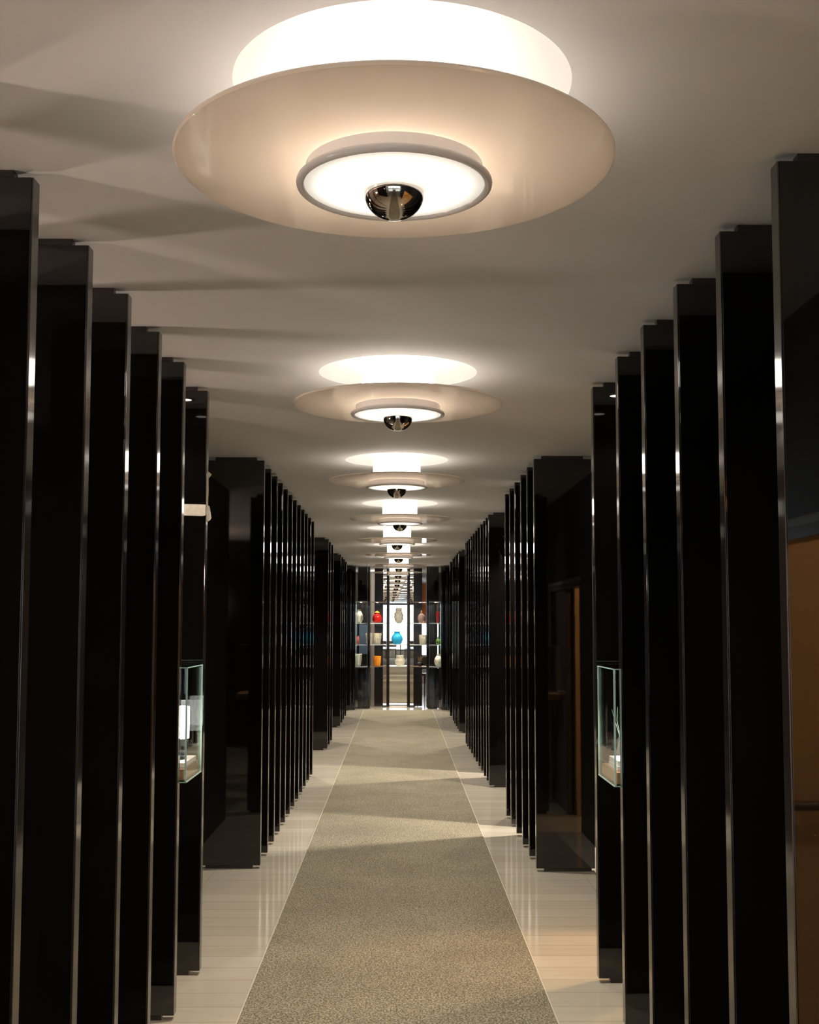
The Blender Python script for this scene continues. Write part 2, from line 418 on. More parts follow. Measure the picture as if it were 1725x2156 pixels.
for x0, x1 in ((-1.9, -0.56),): box(bm, x0, x1, 24.2, 24.26, 0, CZ)
for x0, x1 in ((0.60, 0.803), (0.822, 1.6)): box(bm, x0, x1, 24.2, 24.26, 0, CZ)
obj('wall_beyond_dark', bm, M_wall, kind='structure')

# ------------------------------------------------------------------ ceiling lamps
def make_lamp():
    t = thing('ceiling_lamp', 'x', 'ceiling lamp', (0, 0, 0))
    # recess in the ceiling
    bm = bmesh.new()
    lathe(bm, [(0.350, CZ + 0.001), (0.340, CZ + 0.002), (0.32, CZ + 0.020), (0.29, CZ + 0.038), (0.25, CZ + 0.056), (0.21, CZ + 0.071), (0.18, CZ + 0.080), (0.16, CZ + 0.084), (0.0, CZ + 0.086)], 72)
    obj('recess', bm, M_recess, t, smooth=True)
    z0 = CAMZ + 0.935
    bm = bmesh.new(); lathe(bm, [(0.154, z0 + 0.009), (0.154, CZ + 0.072), (0.150, CZ + 0.081), (0.140, CZ + 0.086)], 72)
    obj('drum', bm, M_drum, t, smooth=True)
    bm = bmesh.new()
    lathe(bm, [(0.0, z0 - 0.0), (0.30, z0), (0.443, z0), (0.447, z0 + 0.003), (0.447, z0 + 0.006), (0.443, z0 + 0.009), (0.30, z0 + 0.009), (0.0, z0 + 0.009)], 96)
    obj('disc', bm, M_opal, t, smooth=True)
    bm = bmesh.new(); lathe(bm, [(0.178, z0 - 0.0005), (0.181, z0 - 0.002), (0.181, z0 - 0.036), (0.172, z0 - 0.036), (0.172, z0 - 0.0005)], 72)
    ring = obj('ring', bm, M_opalring, t, smooth=True)
    bm = bmesh.new()
    prof = [(0.192 + 0.0085 * math.cos(a), z0 - 0.038 + 0.0085 * math.sin(a)) for a in [2 * PI * k / 12 for k in range(12)]]
    lathe(bm, prof, 72, close=True)
    obj('rim', bm, M_opalring, ring, smooth=True)
    bm = bmesh.new(); lathe(bm, [(0.184, z0 - 0.040), (0.16, z0 - 0.042), (0.11, z0 - 0.0445), (0.0672, z0 - 0.046)], 72)
    obj('lens', bm, M_lens, t, smooth=True)
    bm = bmesh.new(); lathe(bm, [(0.067, z0 - 0.0455), (0.0665, z0 - 0.050), (0.065, z0 - 0.052), (0.0622, z0 - 0.0545)], 48)
    col = obj('bulb_neck', bm, M_neck, t, smooth=True)
    zc = z0 - 0.054; rr = 0.0622
    bm = bmesh.new(); lathe(bm, [(rr, zc)] + [(rr * math.cos(a), zc - 0.056 * math.sin(a)) for a in [PI / 2 * k / 14 for k in range(1, 14)]] + [(0, zc - 0.056)], 48)
    obj('chrome_bowl', bm, M_chrome, col, smooth=True)
    light('lamp_light', 'SPOT', (0, 0, zc - rr - 0.02), DOWN, (1.0, 0.93, 0.83), t, radius=0.06, spot=165, blend=1.0)
    return t
lamp0 = make_lamp()
LL = ['white double-disc ceiling lamp nearest the camera, cropped by the photo top',
      'second white double-disc ceiling lamp, wholly in view below the biggest one',
      'third white double-disc ceiling lamp from the camera',
      'fourth white double-disc ceiling lamp from the camera',
      'fifth white double-disc ceiling lamp from the camera',
      'sixth white double-disc ceiling lamp from the camera',
      'seventh white double-disc ceiling lamp, last but one before the cabinet',
      'farthest white double-disc ceiling lamp, right in front of the display cabinet']
for i, (x, y) in enumerate(LAMPS):
    if i == 0: lamp0.location = (x, y, 0); lamp0['label'] = LL[0]; lamp0['group'] = 'ceiling lamps down the corridor'
    else: dup(lamp0, (x, y, 0), LL[i], 'ceiling lamps down the corridor')
for c in lamp0.children:
    if c.name.startswith('recess'): c.location = (HOLES[0][0] - LAMPS[0][0], HOLES[0][1] - LAMPS[0][1], 0)

# ------------------------------------------------------------------ fins
FW, FT = 0.365, 0.050
ZB, ZT = 0.020, CAMZ + 1.054
def make_fin(side):
    t = thing('wall_fin', 'x', 'fin')
    s = side           # +1: fin reaches out to +X (right side), its free edge at x=0
    def X(a, b): return (min(s * a, s * b), max(s * a, s * b))
    BX('panel', (*X(0.004, FW), 0, FT, ZB, ZT), M_lacq, t, bevel=0.0015)
    BX('edge_strip', (*X(0, 0.004), 0.001, FT - 0.001, ZB, ZT), M_edge, t, bevel=0.0012)
    BX('ceiling_spacer', (*X(0.05, FW - 0.05), 0.008, FT - 0.008, ZT, CZ), M_spacer, t, bevel=0.002)
    BX('plinth', (*X(0.05, FW - 0.02), 0.008, FT - 0.008, 0, ZB), M_spacer, t, bevel=0.001)
    return t
XL, XR = -0.864, 0.860
LF = {'near': [2.245, 2.72, 3.22, 3.70, 4.19, 4.68, 5.27],
      'second': [7.53, 7.94, 8.34, 8.74, 9.14, 9.54, 9.95, 10.36, 10.77, 11.17, 11.60, 12.02],
      'third': [14.53, 15.03, 15.55], 'fourth': [17.73, 18.36, 18.98, 19.74]}
RF = {'near': [2.60, 3.08, 3.57, 4.07, 4.56, 5.15],
      'second': [7.43, 7.82, 8.23, 8.66, 9.06, 9.45],
      'third': [11.23, 11.57, 11.91, 12.32, 12.73, 13.17, 13.57, 14.0, 14.44, 14.78, 15.12],
      'fourth': [16.83, 17.25, 17.69, 18.20, 18.72, 19.72]}
ORD = ['first', 'second', 'third', 'fourth', 'fifth', 'sixth', 'seventh', 'eighth', 'ninth', 'tenth', 'eleventh', 'twelfth']
RN = {'near': 'nearest', 'second': 'second', 'third': 'third', 'fourth': 'fourth'}
protoL = make_fin(-1); protoR = make_fin(1)
usedL = usedR = False
def place(proto, used, loc, label, group):
    if not used:
        proto.location = loc; proto['label'] = label; proto['group'] = group; return proto
    return dup(proto, loc, label, group)
for side, D, X in (('left', LF, XL), ('right', RF, XR)):
    for g, ys in D.items():
        for k, y in enumerate(ys):
            if side == 'left' and g == 'near':
                lab = 'glossy black fin closest to the camera on the left, just outside the frame' if k == 0 else \
                      f'glossy black floor-to-ceiling fin on the left, {ORD[k-1]} from the photo\'s left edge'
            elif side == 'right' and g == 'near':
                lab = f'glossy black floor-to-ceiling fin on the right, {ORD[k]} from the photo\'s right edge'
            else:
                lab = f'glossy black fin on the {side}, {ORD[k]} from the camera in the {RN[g]} row'
            if side == 'left':
                place(protoL, usedL, (X, y, 0), lab, f'black fins, {RN[g]} row on the left'); usedL = True
            else:
                place(protoR, usedR, (X, y, 0), lab, f'black fins, {RN[g]} row on the right'); usedR = True
dup(protoL, (-0.855, 21.19, 0), 'farthest full glossy black fin on the left, shortly before the cabinet', 'black fins beside the cabinet')
dup(protoL, (-0.775, 21.35, 0), 'glossy black fin touching the left end of the display cabinet', 'black fins beside the cabinet')
dup(protoR, (0.866, 20.98, 0), 'farthest full glossy black fin on the right, shortly before the cabinet', 'black fins beside the cabinet')
dup(protoR, (0.782, 21.30, 0), 'glossy black fin touching the right end of the display cabinet', 'black fins beside the cabinet')

# ------------------------------------------------------------------ carpet runner
t = thing('carpet_runner', 'long speckled olive-beige carpet runner down the middle of the corridor', 'carpet')
BX('pile', (-0.613, 0.613, -7.0, 21.25, 0.0, 0.009), M_carpet, t)
for s in (-1, 1):
    x0, x1 = sorted((s * 0.613, s * 0.6165)); BX('edge_binding', (x0, x1, -7.0, 21.25, 0.0, 0.0105), M_binding, t)

# ------------------------------------------------------------------ recessed downlights between the fins
def make_down():
    t = thing('downlight', 'x', 'downlight')
    bm = bmesh.new(); lathe(bm, [(0.030, -0.001), (0.030, -0.004), (0.040, -0.004), (0.042, -0.0005)], 32)
    obj('trim_ring', bm, M_trim, t, smooth=True)
    bm = bmesh.new(); lathe(bm, [(0.030, -0.002), (0.0, -0.002)], 32); obj('lamp_face', bm, M_led, t)
    light('downlight_beam', 'SPOT', (0, 0, -0.012), SLOT, (1.0, 0.91, 0.80), t, radius=0.03, spot=110, blend=0.5)
    return t
dn0 = make_down()
DN = [(-1.02, 4.96, 'above the left glass vitrine', 0), (1.02, 4.85, 'above the right glass vitrine', 0),
      (1.29, 8.88, 'between the fourth and fifth fins of the second right row', 0),
      (1.29, 12.14, 'between the third and fourth fins of the third right row', 0), (1.29, 10.75, 'in the gap before the third right fin row', 0),
      (-1.29, 13.3, 'in the gap before the third left fin row', 0), (-1.27, 16.2, 'in the gap before the fourth left fin row', 0),
      (1.27, 16.0, 'in the gap before the fourth right fin row', 0), (-1.27, 20.6, 'on the left shortly before the display cabinet', 0),
      (1.27, 20.4, 'on the right shortly before the display cabinet', 0)]
for i, (x, y, l, _) in enumerate(DN):
    lab = 'small round ceiling downlight ' + l
    if i == 0: dn0.location = (x, y, CZ); dn0['label'] = lab; dn0['group'] = 'recessed downlights'
    else: dup(dn0, (x, y, CZ), lab, 'recessed downlights')
for o in bpy.data.objects:        # the two over the vitrines are weaker
    if o.name.startswith('downlight') and o.type == 'EMPTY' and abs(o.location.x) < 1.1:
        for c in o.children:
            if c.type == 'LIGHT': c.data = c.data.copy(); c.data.energy = 9.0
    if o.name.startswith('downlight') and o.type == 'EMPTY' and o.location.x > 1.2 and 8 < o.location.y < 12.5:
        for c in o.children:        # the two brightest ones
            if c.type == 'LIGHT' and abs(o.location.y - 10.75) > 0.5: c.data = c.data.copy(); c.data.energy = 240.0
# warm lamps of the side rooms, plus one added to brighten the grey wall
for x, y, lab in ((2.2, 1.6, 'warm round ceiling light in the near side room'), (2.2, 6.1, 'warm round ceiling light in the far side room'), (-0.25, 23.5, 'round ceiling light added to brighten the grey wall behind the cabinet')):
    t = thing('room_light', lab, 'ceiling light', (x, y, CZ))
    bm = bmesh.new(); lathe(bm, [(0.0, -0.05), (0.10, -0.045), (0.14, -0.02), (0.14, 0.0)], 32); obj('shade', bm, M_led, t, smooth=True)
    light('room_beam', 'POINT', (0, 0, -0.12), (ROOM if y < 3 else 1.6 * ROOM) if x > 0 else 16.0, (1.0, 0.62, 0.28) if x > 0 else (1.0, 0.86, 0.72), t, radius=0.1)

# ------------------------------------------------------------------ glass vitrines between the fins
def vitrine(side, y0, y1, lab):
    s = side; xa = 0.845; xb = XW
    t = thing('glass_vitrine', lab, 'display case', (0, 0, 0), group='glass vitrines between the fins')
    def X(a, b): return (min(s * a, s * b), max(s * a, s * b))
    z0, z1 = 0.905, 1.347
    g = 0.006
    BX('side_pane', (*X(xa, xa + g), y0 + g, y1 - g, z0, z1), M_glass, t)
    BX('near_pane', (*X(xa, xb), y0, y0 + g, z0, z1), M_glass, t)
    BX('far_pane', (*X(xa, xb), y1 - g, y1, z0, z1), M_glass, t)
    BX('top_pane', (*X(xa, xb), y0, y1, z1, z1 + g), M_glass, t)
    BX('bottom_pane', (*X(xa, xb), y0, y1, z0 - g, z0), M_glass, t)
    e = 0.0018
    bm = bmesh.new()
    for yy in (y0, y1): box(bm, *X(xa - 0.001, xa + 0.006), yy - e, yy + e, z0 - g, z1 + g)
    for zz in (z0 - g, z1 + g): box(bm, *X(xa - 0.002, xa + 0.004), y0, y1, zz - e, zz + e)
    for zz in (z0 - g, z1 + g): box(bm, *X(xa, xb), y0 - e, y0 + e, zz - e, zz + e)
    obj('edge', bm, M_gedge, t)
    bm = bmesh.new(); lathe(bm, [(0.018, z1 - 0.004), (0.0, z1 - 0.004)], 20, s * 1.06, (y0 + y1) / 2); obj('added_vitrine_light', bm, M_led, t)  # small lamp added to brighten the inside of the case
    light('added_vitrine_beam', 'SPOT', (s * 1.06, (y0 + y1) / 2, z1 - 0.012), 7.0, (1.0, 0.88, 0.72), t, radius=0.015, spot=130)
    BX('base_board', (*X(xa + 0.012, xb), y0 + 0.012, y1 - 0.012, z0 + 0.001, z0 + 0.045), M_wood, t, bevel=0.001)
    return t
vitrine(-1, 4.76, 5.12, 'glass vitrine holding a small lit lamp, between the left fins')
vitrine(1, 4.64, 5.01, 'glass vitrine holding stacked white boards, between the right fins')
o = BX('plinth_slab', (-1.20, -0.858, 4.80, 5.07, 0.951, 0.972), M_slab, bevel=0.002); tag(o, 'pale stone slab on the wooden base inside the left glass vitrine', 'slab')
# little pleated lamp
t = thing('table_lamp', 'small lit table lamp with white pleated shade inside the left vitrine', 'lamp', (-0.924, 4.92, 0.973))
bm = bmesh.new(); lathe(bm, [(0, 0), (0.045, 0), (0.045, 0.012), (0.012, 0.02), (0.010, 0.09), (0, 0.09)], 32); obj('foot', bm, M_blackplastic, t, smooth=True)
bm = bmesh.new(); lathe(bm, [(0.058, 0.085), (0.058, 0.215)], 96, fn=lambda r, z, a: r + 0.003 * (1 if int(a / (2 * PI) * 96 + .5) % 2 else -1)); obj('pleated_shade', bm, M_shade, t)
for i, (a, b, z, c, lab) in enumerate([(4.70, 4.90, 0.951, 0.0, 'lower white board of the stack inside the right glass vitrine'), (4.71, 4.91, 0.971, 0.004, 'upper white board of the stack inside the right glass vitrine')]):
    o = BX('white_board', (0.868 + c, 1.13, a, b, z, z + 0.018), M_white, bevel=0.001); tag(o, lab, 'board', 'white boards in the vitrine')
t = thing('twig_arrangement', 'thin curved glass twigs standing behind the boards in the right vitrine', 'ornament', (0.93, 4.95, 0.951))
M_cryst = mat('clear_crystal', (0.95, 0.93, 0.88), 0.08, trans=0.85, ior=1.5)
bm = bmesh.new(); lathe(bm, [(0, 0), (0.022, 0), (0.028, 0.03), (0.016, 0.07), (0.010, 0.11), (0.008, 0.11), (0.008, 0.02), (0, 0.015)], 24); obj('bottle', bm, M_cryst, t, smooth=True)
for k in range(5):
    a = k * 1.3; bm = bmesh.new()
    tube(bm, [(0, 0, 0.05), (0.008 * math.cos(a), 0.008 * math.sin(a), 0.12), (0.028 * math.cos(a), 0.025 * math.sin(a), 0.18), (0.038 * math.cos(a + .3), 0.03 * math.sin(a + .3), 0.20 + 0.012 * k)], [0.0015, 0.0015, 0.0012, 0.0006], 6)
    obj('twig', bm, M_gedge, t, smooth=True)

# ------------------------------------------------------------------ masking tape on the sixth left fin
t = thing('masking_tape', 'crumpled beige masking tape stuck across and down the sixth left fin', 'tape')
def strip(pts_l, pts_r, name, parent, th=0.0006, nrm=(0, -1, 0)):
    bm = bmesh.new(); n = Vector(nrm) * th
    A = [bm.verts.new(p) for p in pts_l]; B = [bm.verts.new(p) for p in pts_r]
    A2 = [bm.verts.new(Vector(p) + n) for p in pts_l]; B2 = [bm.verts.new(Vector(p) + n) for p in pts_r]
    for i in range(len(A) - 1):
        bm.faces.new((A[i], A[i + 1], B[i + 1], B[i])); bm.faces.new((A2[i], B2[i], B2[i + 1], A2[i + 1]))
        bm.faces.new((A[i], A2[i], A2[i + 1], A[i + 1])); bm.faces.new((B[i], B[i + 1], B2[i + 1], B2[i]))
    bm.faces.new((A[0], B[0], B2[0], A2[0])); bm.faces.new((A[-1], A2[-1], B2[-1], B[-1]))
    return obj(name, bm, M_tape, parent)
yf = 5.2685
zt, zb = CAMZ + 0.541, CAMZ + 0.490
xs = [-1.04, -1.00, -0.96, -0.92, -0.88, -0.8655]
strip([(x, yf - 0.0005 * (i % 2), zt - 0.0009 * i) for i, x in enumerate(xs)], [(x, yf - 0.0005 * (i % 2), zb - 0.0011 * i + (0.004 if i == 5 else 0)) for i, x in enumerate(xs)], 'cross_strip', t)
zs = [CAMZ + 0.680, CAMZ + 0.64, CAMZ + 0.60, CAMZ + 0.56, CAMZ + 0.52, CAMZ + 0.49]
xe = XL + 0.0006
strip([(xe + 0.0005 * (i % 2), 5.272, z) for i, z in enumerate(zs)], [(xe + 0.001 + 0.0009 * (i % 3), 5.310, z) for i, z in enumerate(zs)], 'edge_strip', t, nrm=(1, 0, 0))
strip([(xe + 0.001, 5.29, CAMZ + 0.688), (xe + 0.009, 5.30, CAMZ + 0.686), (xe + 0.017, 5.305, CAMZ + 0.677)], [(xe + 0.001, 5.29, CAMZ + 0.655), (xe + 0.005, 5.30, CAMZ + 0.660), (xe + 0.012, 5.305, CAMZ + 0.670)], 'upper_flap', t)
strip([(xe + 0.001, 5.285, CAMZ + 0.537), (xe + 0.011, 5.29, CAMZ + 0.532), (xe + 0.016, 5.295, CAMZ + 0.505), (xe + 0.019, 5.30, CAMZ + 0.480)], [(xe + 0.001, 5.285, CAMZ + 0.478), (xe + 0.004, 5.29, CAMZ + 0.466), (xe + 0.006, 5.295, CAMZ + 0.464), (xe + 0.014, 5.30, CAMZ + 0.470)], 'lower_flap', t)

# ------------------------------------------------------------------ display cabinet at the end of the corridor
cab = thing('display_cabinet', 'faceted black display cabinet with mirrors and lit glass shelves closing the corridor', 'cabinet', (0, 0, 0))
CT = CZ - 0.012
for s in (-1, 1):
    def X(a, b): return (min(s * a, s * b), max(s * a, s * b))
    BX('post', (*X(0.166, 0.218), 22.06, 22.30, 0.015, CT), M_bpanel, cab, bevel=0.002)
    BX('post', (*X(0.517, 0.562), 21.66, 21.92, 0.015, CT), M_lacq, cab, bevel=0.002)
    BX('back_panel', (*X(0.286, 0.447), 22.16, 22.20, 0.015, CT), M_bpanel, cab, bevel=0.002)
    BX('upper_panel', (*X(0.566, 0.742), 21.67, 21.70, 1.965, CT), M_lacq, cab, bevel=0.002)
    BX('lower_panel', (*X(0.566, 0.742), 21.67, 21.70, 0.015, 0.735), M_lacq, cab, bevel=0.002)
    BX('end_panel', (*X(0.775, 0.80), 21.42, 21.98, 0.015, CT), M_lacq, cab, bevel=0.002)
    # base and head rails
    BX('base_rail', (*X(0.218, 0.30), 22.10, 22.16, 0.0, 0.015), M_spacer, cab)
    bm = bmesh.new()
    a = (s * 0.219, 22.250); b = (s * 0.285, 22.2492)
    for z0, z1 in ((0.02, CT),):
        v = [bm.verts.new((*p, z)) for z in (z0, z1) for p in (a, b, (b[0], b[1] + 0.01), (a[0], a[1] + 0.01))]
        for f in ((0, 1, 5, 4), (1, 2, 6, 5), (2, 3, 7, 6), (3, 0, 4, 7), (0, 3, 2, 1), (4, 5, 6, 7)): bm.faces.new([v[i] for i in f])
    m_ = obj('side_mirror', bm, M_smoke, cab)
th = math.radians(0.27)
bm = bmesh.new(); box(bm, -0.165, 0.165, 0, 0.01, 0.03, CT - 0.0)
mir = obj('centre_mirror', bm, M_mirror, cab); mir.location = (0, 22.285, 0); mir.rotation_euler = (0, 0, th)
BX('base_rail', (-0.166, 0.166, 22.08, 22.30, 0, 0.012), M_slab, cab)
def quad_shelf(pts, z, name='shelf', th=0.012, m=M_shelf):
    bm = bmesh.new()
    v = [bm.verts.new((x, y, zz)) for zz in (z - th, z) for x, y in pts]; n = len(pts)
    bm.faces.new(v[:n]); bm.faces.new(v[n:])
    for i in range(n): bm.faces.new((v[i], v[(i + 1) % n], v[n + (i + 1) % n], v[n + i]))
    return obj(name, bm, m, cab)
SH = [0.762, 1.163, 1.560, 1.955]
M_shelftop = mat('bronze_shelf_board', (0.16, 0.11, 0.085), 0.3)
for k, z in enumerate(SH):
    mm = M_shelftop if k in (0, 3) else M_shelf
    tt = 0.014
    quad_shelf([(-0.165, 22.05), (0.165, 22.05), (0.165, 22.27), (-0.165, 22.27)], z, m=M_shelf if k != 3 else M_glass, th=tt)
    for s in (-1, 1):
        quad_shelf([(s * 0.220, 22.04), (s * 0.516, 21.72), (s * 0.516, 22.0), (s * 0.447, 22.15), (s * 0.286, 22.15), (s * 0.220, 22.2)], z, m=mm, th=tt)
        quad_shelf([(s * 0.563, 21.705), (s * 0.774, 21.705), (s * 0.774, 21.95), (s * 0.563, 21.95)], z, m=M_shelf, th=tt)
# glass fronts
for s in (-1, 1):
    bm = bmesh.new(); x0, x1 = sorted((s * 0.564, s * 0.773)); box(bm, x0, x1, 21.69, 21.694, 0.775, 1.94); obj('glass_front', bm, M_glass, cab)
    bm = bmesh.new()
    for xq in (0.566, 0.771): x0, x1 = sorted((s * xq, s * (xq + 0.003))); box(bm, x0, x1, 21.688, 21.694, 0.765, 1.95)
    obj('glass_edge', bm, M_gedge, cab)
BAYX = {'ol': -0.690, 'l': -0.395, 'c': 0.0, 'r': 0.405, 'or': 0.690}
BAYY = {'ol': 21.82, 'l': 21.98, 'c': 22.14, 'r': 21.98, 'or': 21.82}
bmd = {}
for b in BAYX:
    for z in SH[1:]:
        if b == 'c' and z == SH[3]: continue
        bm = bmesh.new(); lathe(bm, [(0.024, z - 0.0155), (0.0, z - 0.0155)], 20, BAYX[b], BAYY[b]); obj('shelf_light', bm, M_led, cab)
        light('shelf_beam', 'SPOT', (BAYX[b], BAYY[b] - 0.03, z - 0.02), SHELF, (1.0, 0.90, 0.74), cab, radius=0.012, spot=140, blend=0.6)

# ------------------------------------------------------------------ vases
def glassm(name, col, tr=0.5, rough=0.15, coat=0.0):
    m = mat(name, col, rough, trans=tr, ior=1.45); return m
G_cream = glassm('cream_opal_glass', (0.93, 0.86, 0.70), 0.15, 0.3)
G_red = glassm('red_glass', (0.62, 0.02, 0.015), 0.35, 0.1)
G_pink = glassm('rose_glass', (0.70, 0.18, 0.15), 0.4, 0.1)
G_clear = glassm('pale_crystal', (0.96, 0.91, 0.76), 0.78, 0.12)
G_white = glassm('frosted_white_glass', (0.95, 0.93, 0.85), 0.3, 0.35)
G_amber = glassm('amber_glass', (0.95, 0.45, 0.04), 0.35, 0.15)
G_blue = glassm('turquoise_glass', (0.03, 0.42, 0.66), 0.45, 0.08)
G_green = glassm('green_glass', (0.14, 0.32, 0.05), 0.35, 0.15)
G_smoke = glassm('smoky_rose_glass', (0.72, 0.52, 0.45), 0.8, 0.05)
G_black = glassm('black_glass', (0.012, 0.006, 0.008), 0.0, 0.08)
G_gold = mat('gilt_metal', (0.9, 0.6, 0.3), 0.2, metal=1.0)
def prof_round(R, H, neck, lip, n=16, pw=0.75):
    p = [(0, 0), (R * 0.42, 0)]
    for k in range(1, n):
        t = k / n; z = H * 0.86 * t
        r = R * math.sin(PI * (0.14 + 0.74 * t)) ** pw
        p.append((max(r, neck), z))
    p += [(neck, H * 0.90), (lip, H), (lip * 0.85, H), (neck * 0.8, H * 0.88)]
    return p
def prof_taper(R0, R1, H, curve=0.0, n=14):
    p = [(0, 0)]
    for k in range(n + 1):
        t = k / n; p.append((R0 + (R1 - R0) * t + curve * math.sin(PI * t), H * t))
    p += [(R1 * 0.88, H), (R0 * 0.8, H * 0.1), (0, H * 0.1)]
    return p
def hob(nh, nz, H, amp):
    def f(r, z, a):
        if r < 0.012: return r
        row = int(z / H * nz); ph = PI if row % 2 else 0
        return r + amp * max(0, math.cos(nh * a + ph)) ** 2 * abs(math.sin(PI * z / H * nz)) 
    return f
def dense(p, k=3):
    q = []
    for (r0, z0), (r1, z1) in zip(p, p[1:]):
        for i in range(k): q.append((r0 + (r1 - r0) * i / k, z0 + (z1 - z0) * i / k))
    return q + [p[-1]]
def vase(x, y, z, prof, m, label, cat='vase', fn=None, name='vase', seg=72):
    bm = bmesh.new(); lathe(bm, dense(prof, 3) if fn else prof, seg, fn=fn)
    o = obj(name, bm, m, smooth=True); o.location = (x, y, z + 0.0005)
    return tag(o, label, cat, 'glass pieces in the display cabinet')
def PX(zx, Y): return (740 + zx / 6.532 - 839) * Y / 2480 + 0.0
y0 = 21.83
vase(PX(108, y0), y0, SH[2], prof_round(0.074, 0.245, 0.032, 0.040), G_cream, 'round cream vase on the top shelf of the cabinet\'s left end')
vase(PX(92, y0), y0, SH[1], prof_round(0.036, 0.165, 0.016, 0.022), G_pink, 'slim rose-red vase on the middle shelf of the cabinet\'s left end')
vase(PX(100, y0), y0, SH[0], prof_taper(0.036, 0.068, 0.225, 0.008), G_white, 'tall frosted white tapered vase on the lowest shelf, left end of the cabinet', fn=hob(14, 10, 0.225, 0.006))
yl = 21.96
o = vase(PX(356, yl), yl, SH[2], prof_round(0.090, 0.185, 0.042, 0.048, pw=0.45), G_red, 'big round red lidded jar on the cabinet\'s top shelf', 'jar', name='lidded_jar')
bm = bmesh.new(); lathe(bm, [(0.046, 0.186), (0.046, 0.196), (0.03, 0.21), (0.012, 0.214), (0.012, 0.226), (0, 0.228)], 32); obj('lid', bm, G_amber, o, smooth=True)
vase(PX(246, 21.86), 21.86, SH[1], prof_taper(0.046, 0.062, 0.21, 0), G_clear, 'left one of two tapered crystal vases on the cabinet\'s middle shelf', fn=hob(11, 9, 0.21, 0.009))
vase(PX(360, yl), yl, SH[1], prof_taper(0.052, 0.076, 0.21, 0), G_clear, 'right one of two tapered crystal vases on the cabinet\'s middle shelf', fn=hob(10, 8, 0.21, 0.010))
vase(PX(356, yl), yl, SH[0], prof_taper(0.054, 0.070, 0.185, 0.004), G_amber, 'amber hobnail glass vase on the cabinet\'s lowest shelf', fn=hob(13, 9, 0.185, 0.010))
yc = 22.15
vase(PX(652, yc), yc, SH[2], prof_round(0.080, 0.285, 0.052, 0.050), G_clear, 'tall carved oval crystal vase at the cabinet\'s centre, top shelf', fn=hob(9, 9, 0.285, 0.011))
vase(PX(630, yc), yc, SH[1], prof_round(0.106, 0.235, 0.050, 0.058), G_blue, 'round turquoise glass vase in the centre of the cabinet')
vase(PX(672, yc), yc, SH[0], prof_round(0.086, 0.190, 0.062, 0.070), G_clear, 'round spiky crystal bowl on the lowest shelf at the cabinet\'s centre', 'bowl', fn=hob(11, 7, 0.19, 0.014), name='crystal_bowl')
yr = 21.93
o = vase(PX(965, yr), yr, SH[2], prof_round(0.076, 0.20, 0.020, 0.024), G_smoke, 'pale smoky rose decanter on the cabinet\'s top shelf', 'decanter', name='decanter')
bm = bmesh.new(); lathe(bm, [(0.012, 0.20), (0.02, 0.215), (0.012, 0.232), (0, 0.236)], 24); obj('stopper', bm, G_gold, o, smooth=True)
vase(PX(985, yr), yr, SH[1], prof_taper(0.056, 0.068, 0.18, 0.004), G_clear, 'pale hobnail glass pot on the cabinet\'s middle shelf, right of the blue vase', fn=hob(13, 9, 0.18, 0.010))
t = thing('flower_sculpture', 'small black glass sculpture with golden stems on the lowest cabinet shelf', 'sculpture', (PX(945, yr), yr, SH[0]))
bm = bmesh.new(); lathe(bm, prof_round(0.050, 0.095, 0.020, 0.026), 28, fn=hob(5, 2, 0.095, 0.010)); obj('body', bm, G_black, t, smooth=True)
for k in range(6):
    a = k * 1.05; bm = bmesh.new(); tube(bm, [(0, 0, 0.07), (0.03 * math.cos(a), 0.02 * math.sin(a), 0.13), (0.055 * math.cos(a + .2), 0.03 * math.sin(a), 0.165 + 0.01 * (k % 3))], [0.004, 0.003, 0.002], 8); obj('stem', bm, G_gold, t, smooth=True)
vase(PX(1190, y0), y0, SH[2], prof_taper(0.022, 0.040, 0.205, 0.004), G_red, 'slender red tapered vase on the top shelf of the cabinet\'s right end')
o = vase(PX(1193, y0), y0, SH[1], prof_round(0.050, 0.12, 0.018, 0.022), G_green, 'small round green lidded jar at the cabinet\'s right end', 'jar', name='lidded_jar')
bm = bmesh.new(); lathe(bm, [(0.022, 0.121), (0.02, 0.132), (0.008, 0.138), (0.008, 0.15), (0, 0.152)], 24); obj('lid', bm, G_green, o, smooth=True)
vase(PX(1196, y0), y0, SH[0], prof_round(0.076, 0.225, 0.028, 0.036), G_cream, 'glowing cream oval vase on the lowest shelf of the cabinet\'s right end')

# ------------------------------------------------------------------ room beyond the cabinet
o = BX('blue_reflection_panel', (-0.80, -0.585, 24.15, 24.19, 0.93, 1.53), M_blue, bevel=0.003); tag(o, 'slate-blue panel hung on the dark wall seen through the cabinet\'s left end', 'panel')  # panel added in place of a bluish reflection
o = BX('roller_blind', (0.42, 1.9, 30.6, 30.62, 1.55, CZ - 0.001), M_orange); tag(o, 'orange blind behind the right part of the cabinet', 'blind')
def make_chair():
    t = thing('dining_chair', 'x', 'chair')
    BX('seat', (-0.22, 0.22, -0.22, 0.22, 0.42, 0.47), M_seat, t, bevel=0.015)
    bm = bmesh.new(); v = box(bm, -0.21, 0.21, 0.19, 0.22, 0.55, 0.82)
    for q in v:
        if q.co.z > 0.7: q.co.y += 0.06
    obj('backrest', bm, M_seat, t, bevel=0.01)
    for sx in (-1, 1):
        bm = bmesh.new(); tube(bm, [(sx * 0.19, -0.19, 0.42), (sx * 0.205, -0.21, 0.0)], [0.016, 0.010], 8); obj('leg', bm, M_dwood, t, smooth=True)
        bm = bmesh.new(); tube(bm, [(sx * 0.19, 0.26, 0.80), (sx * 0.19, 0.19, 0.44), (sx * 0.205, 0.24, 0.0)], [0.012, 0.016, 0.010], 8); obj('leg', bm, M_dwood, t, smooth=True)
    return t
ch0 = make_chair()
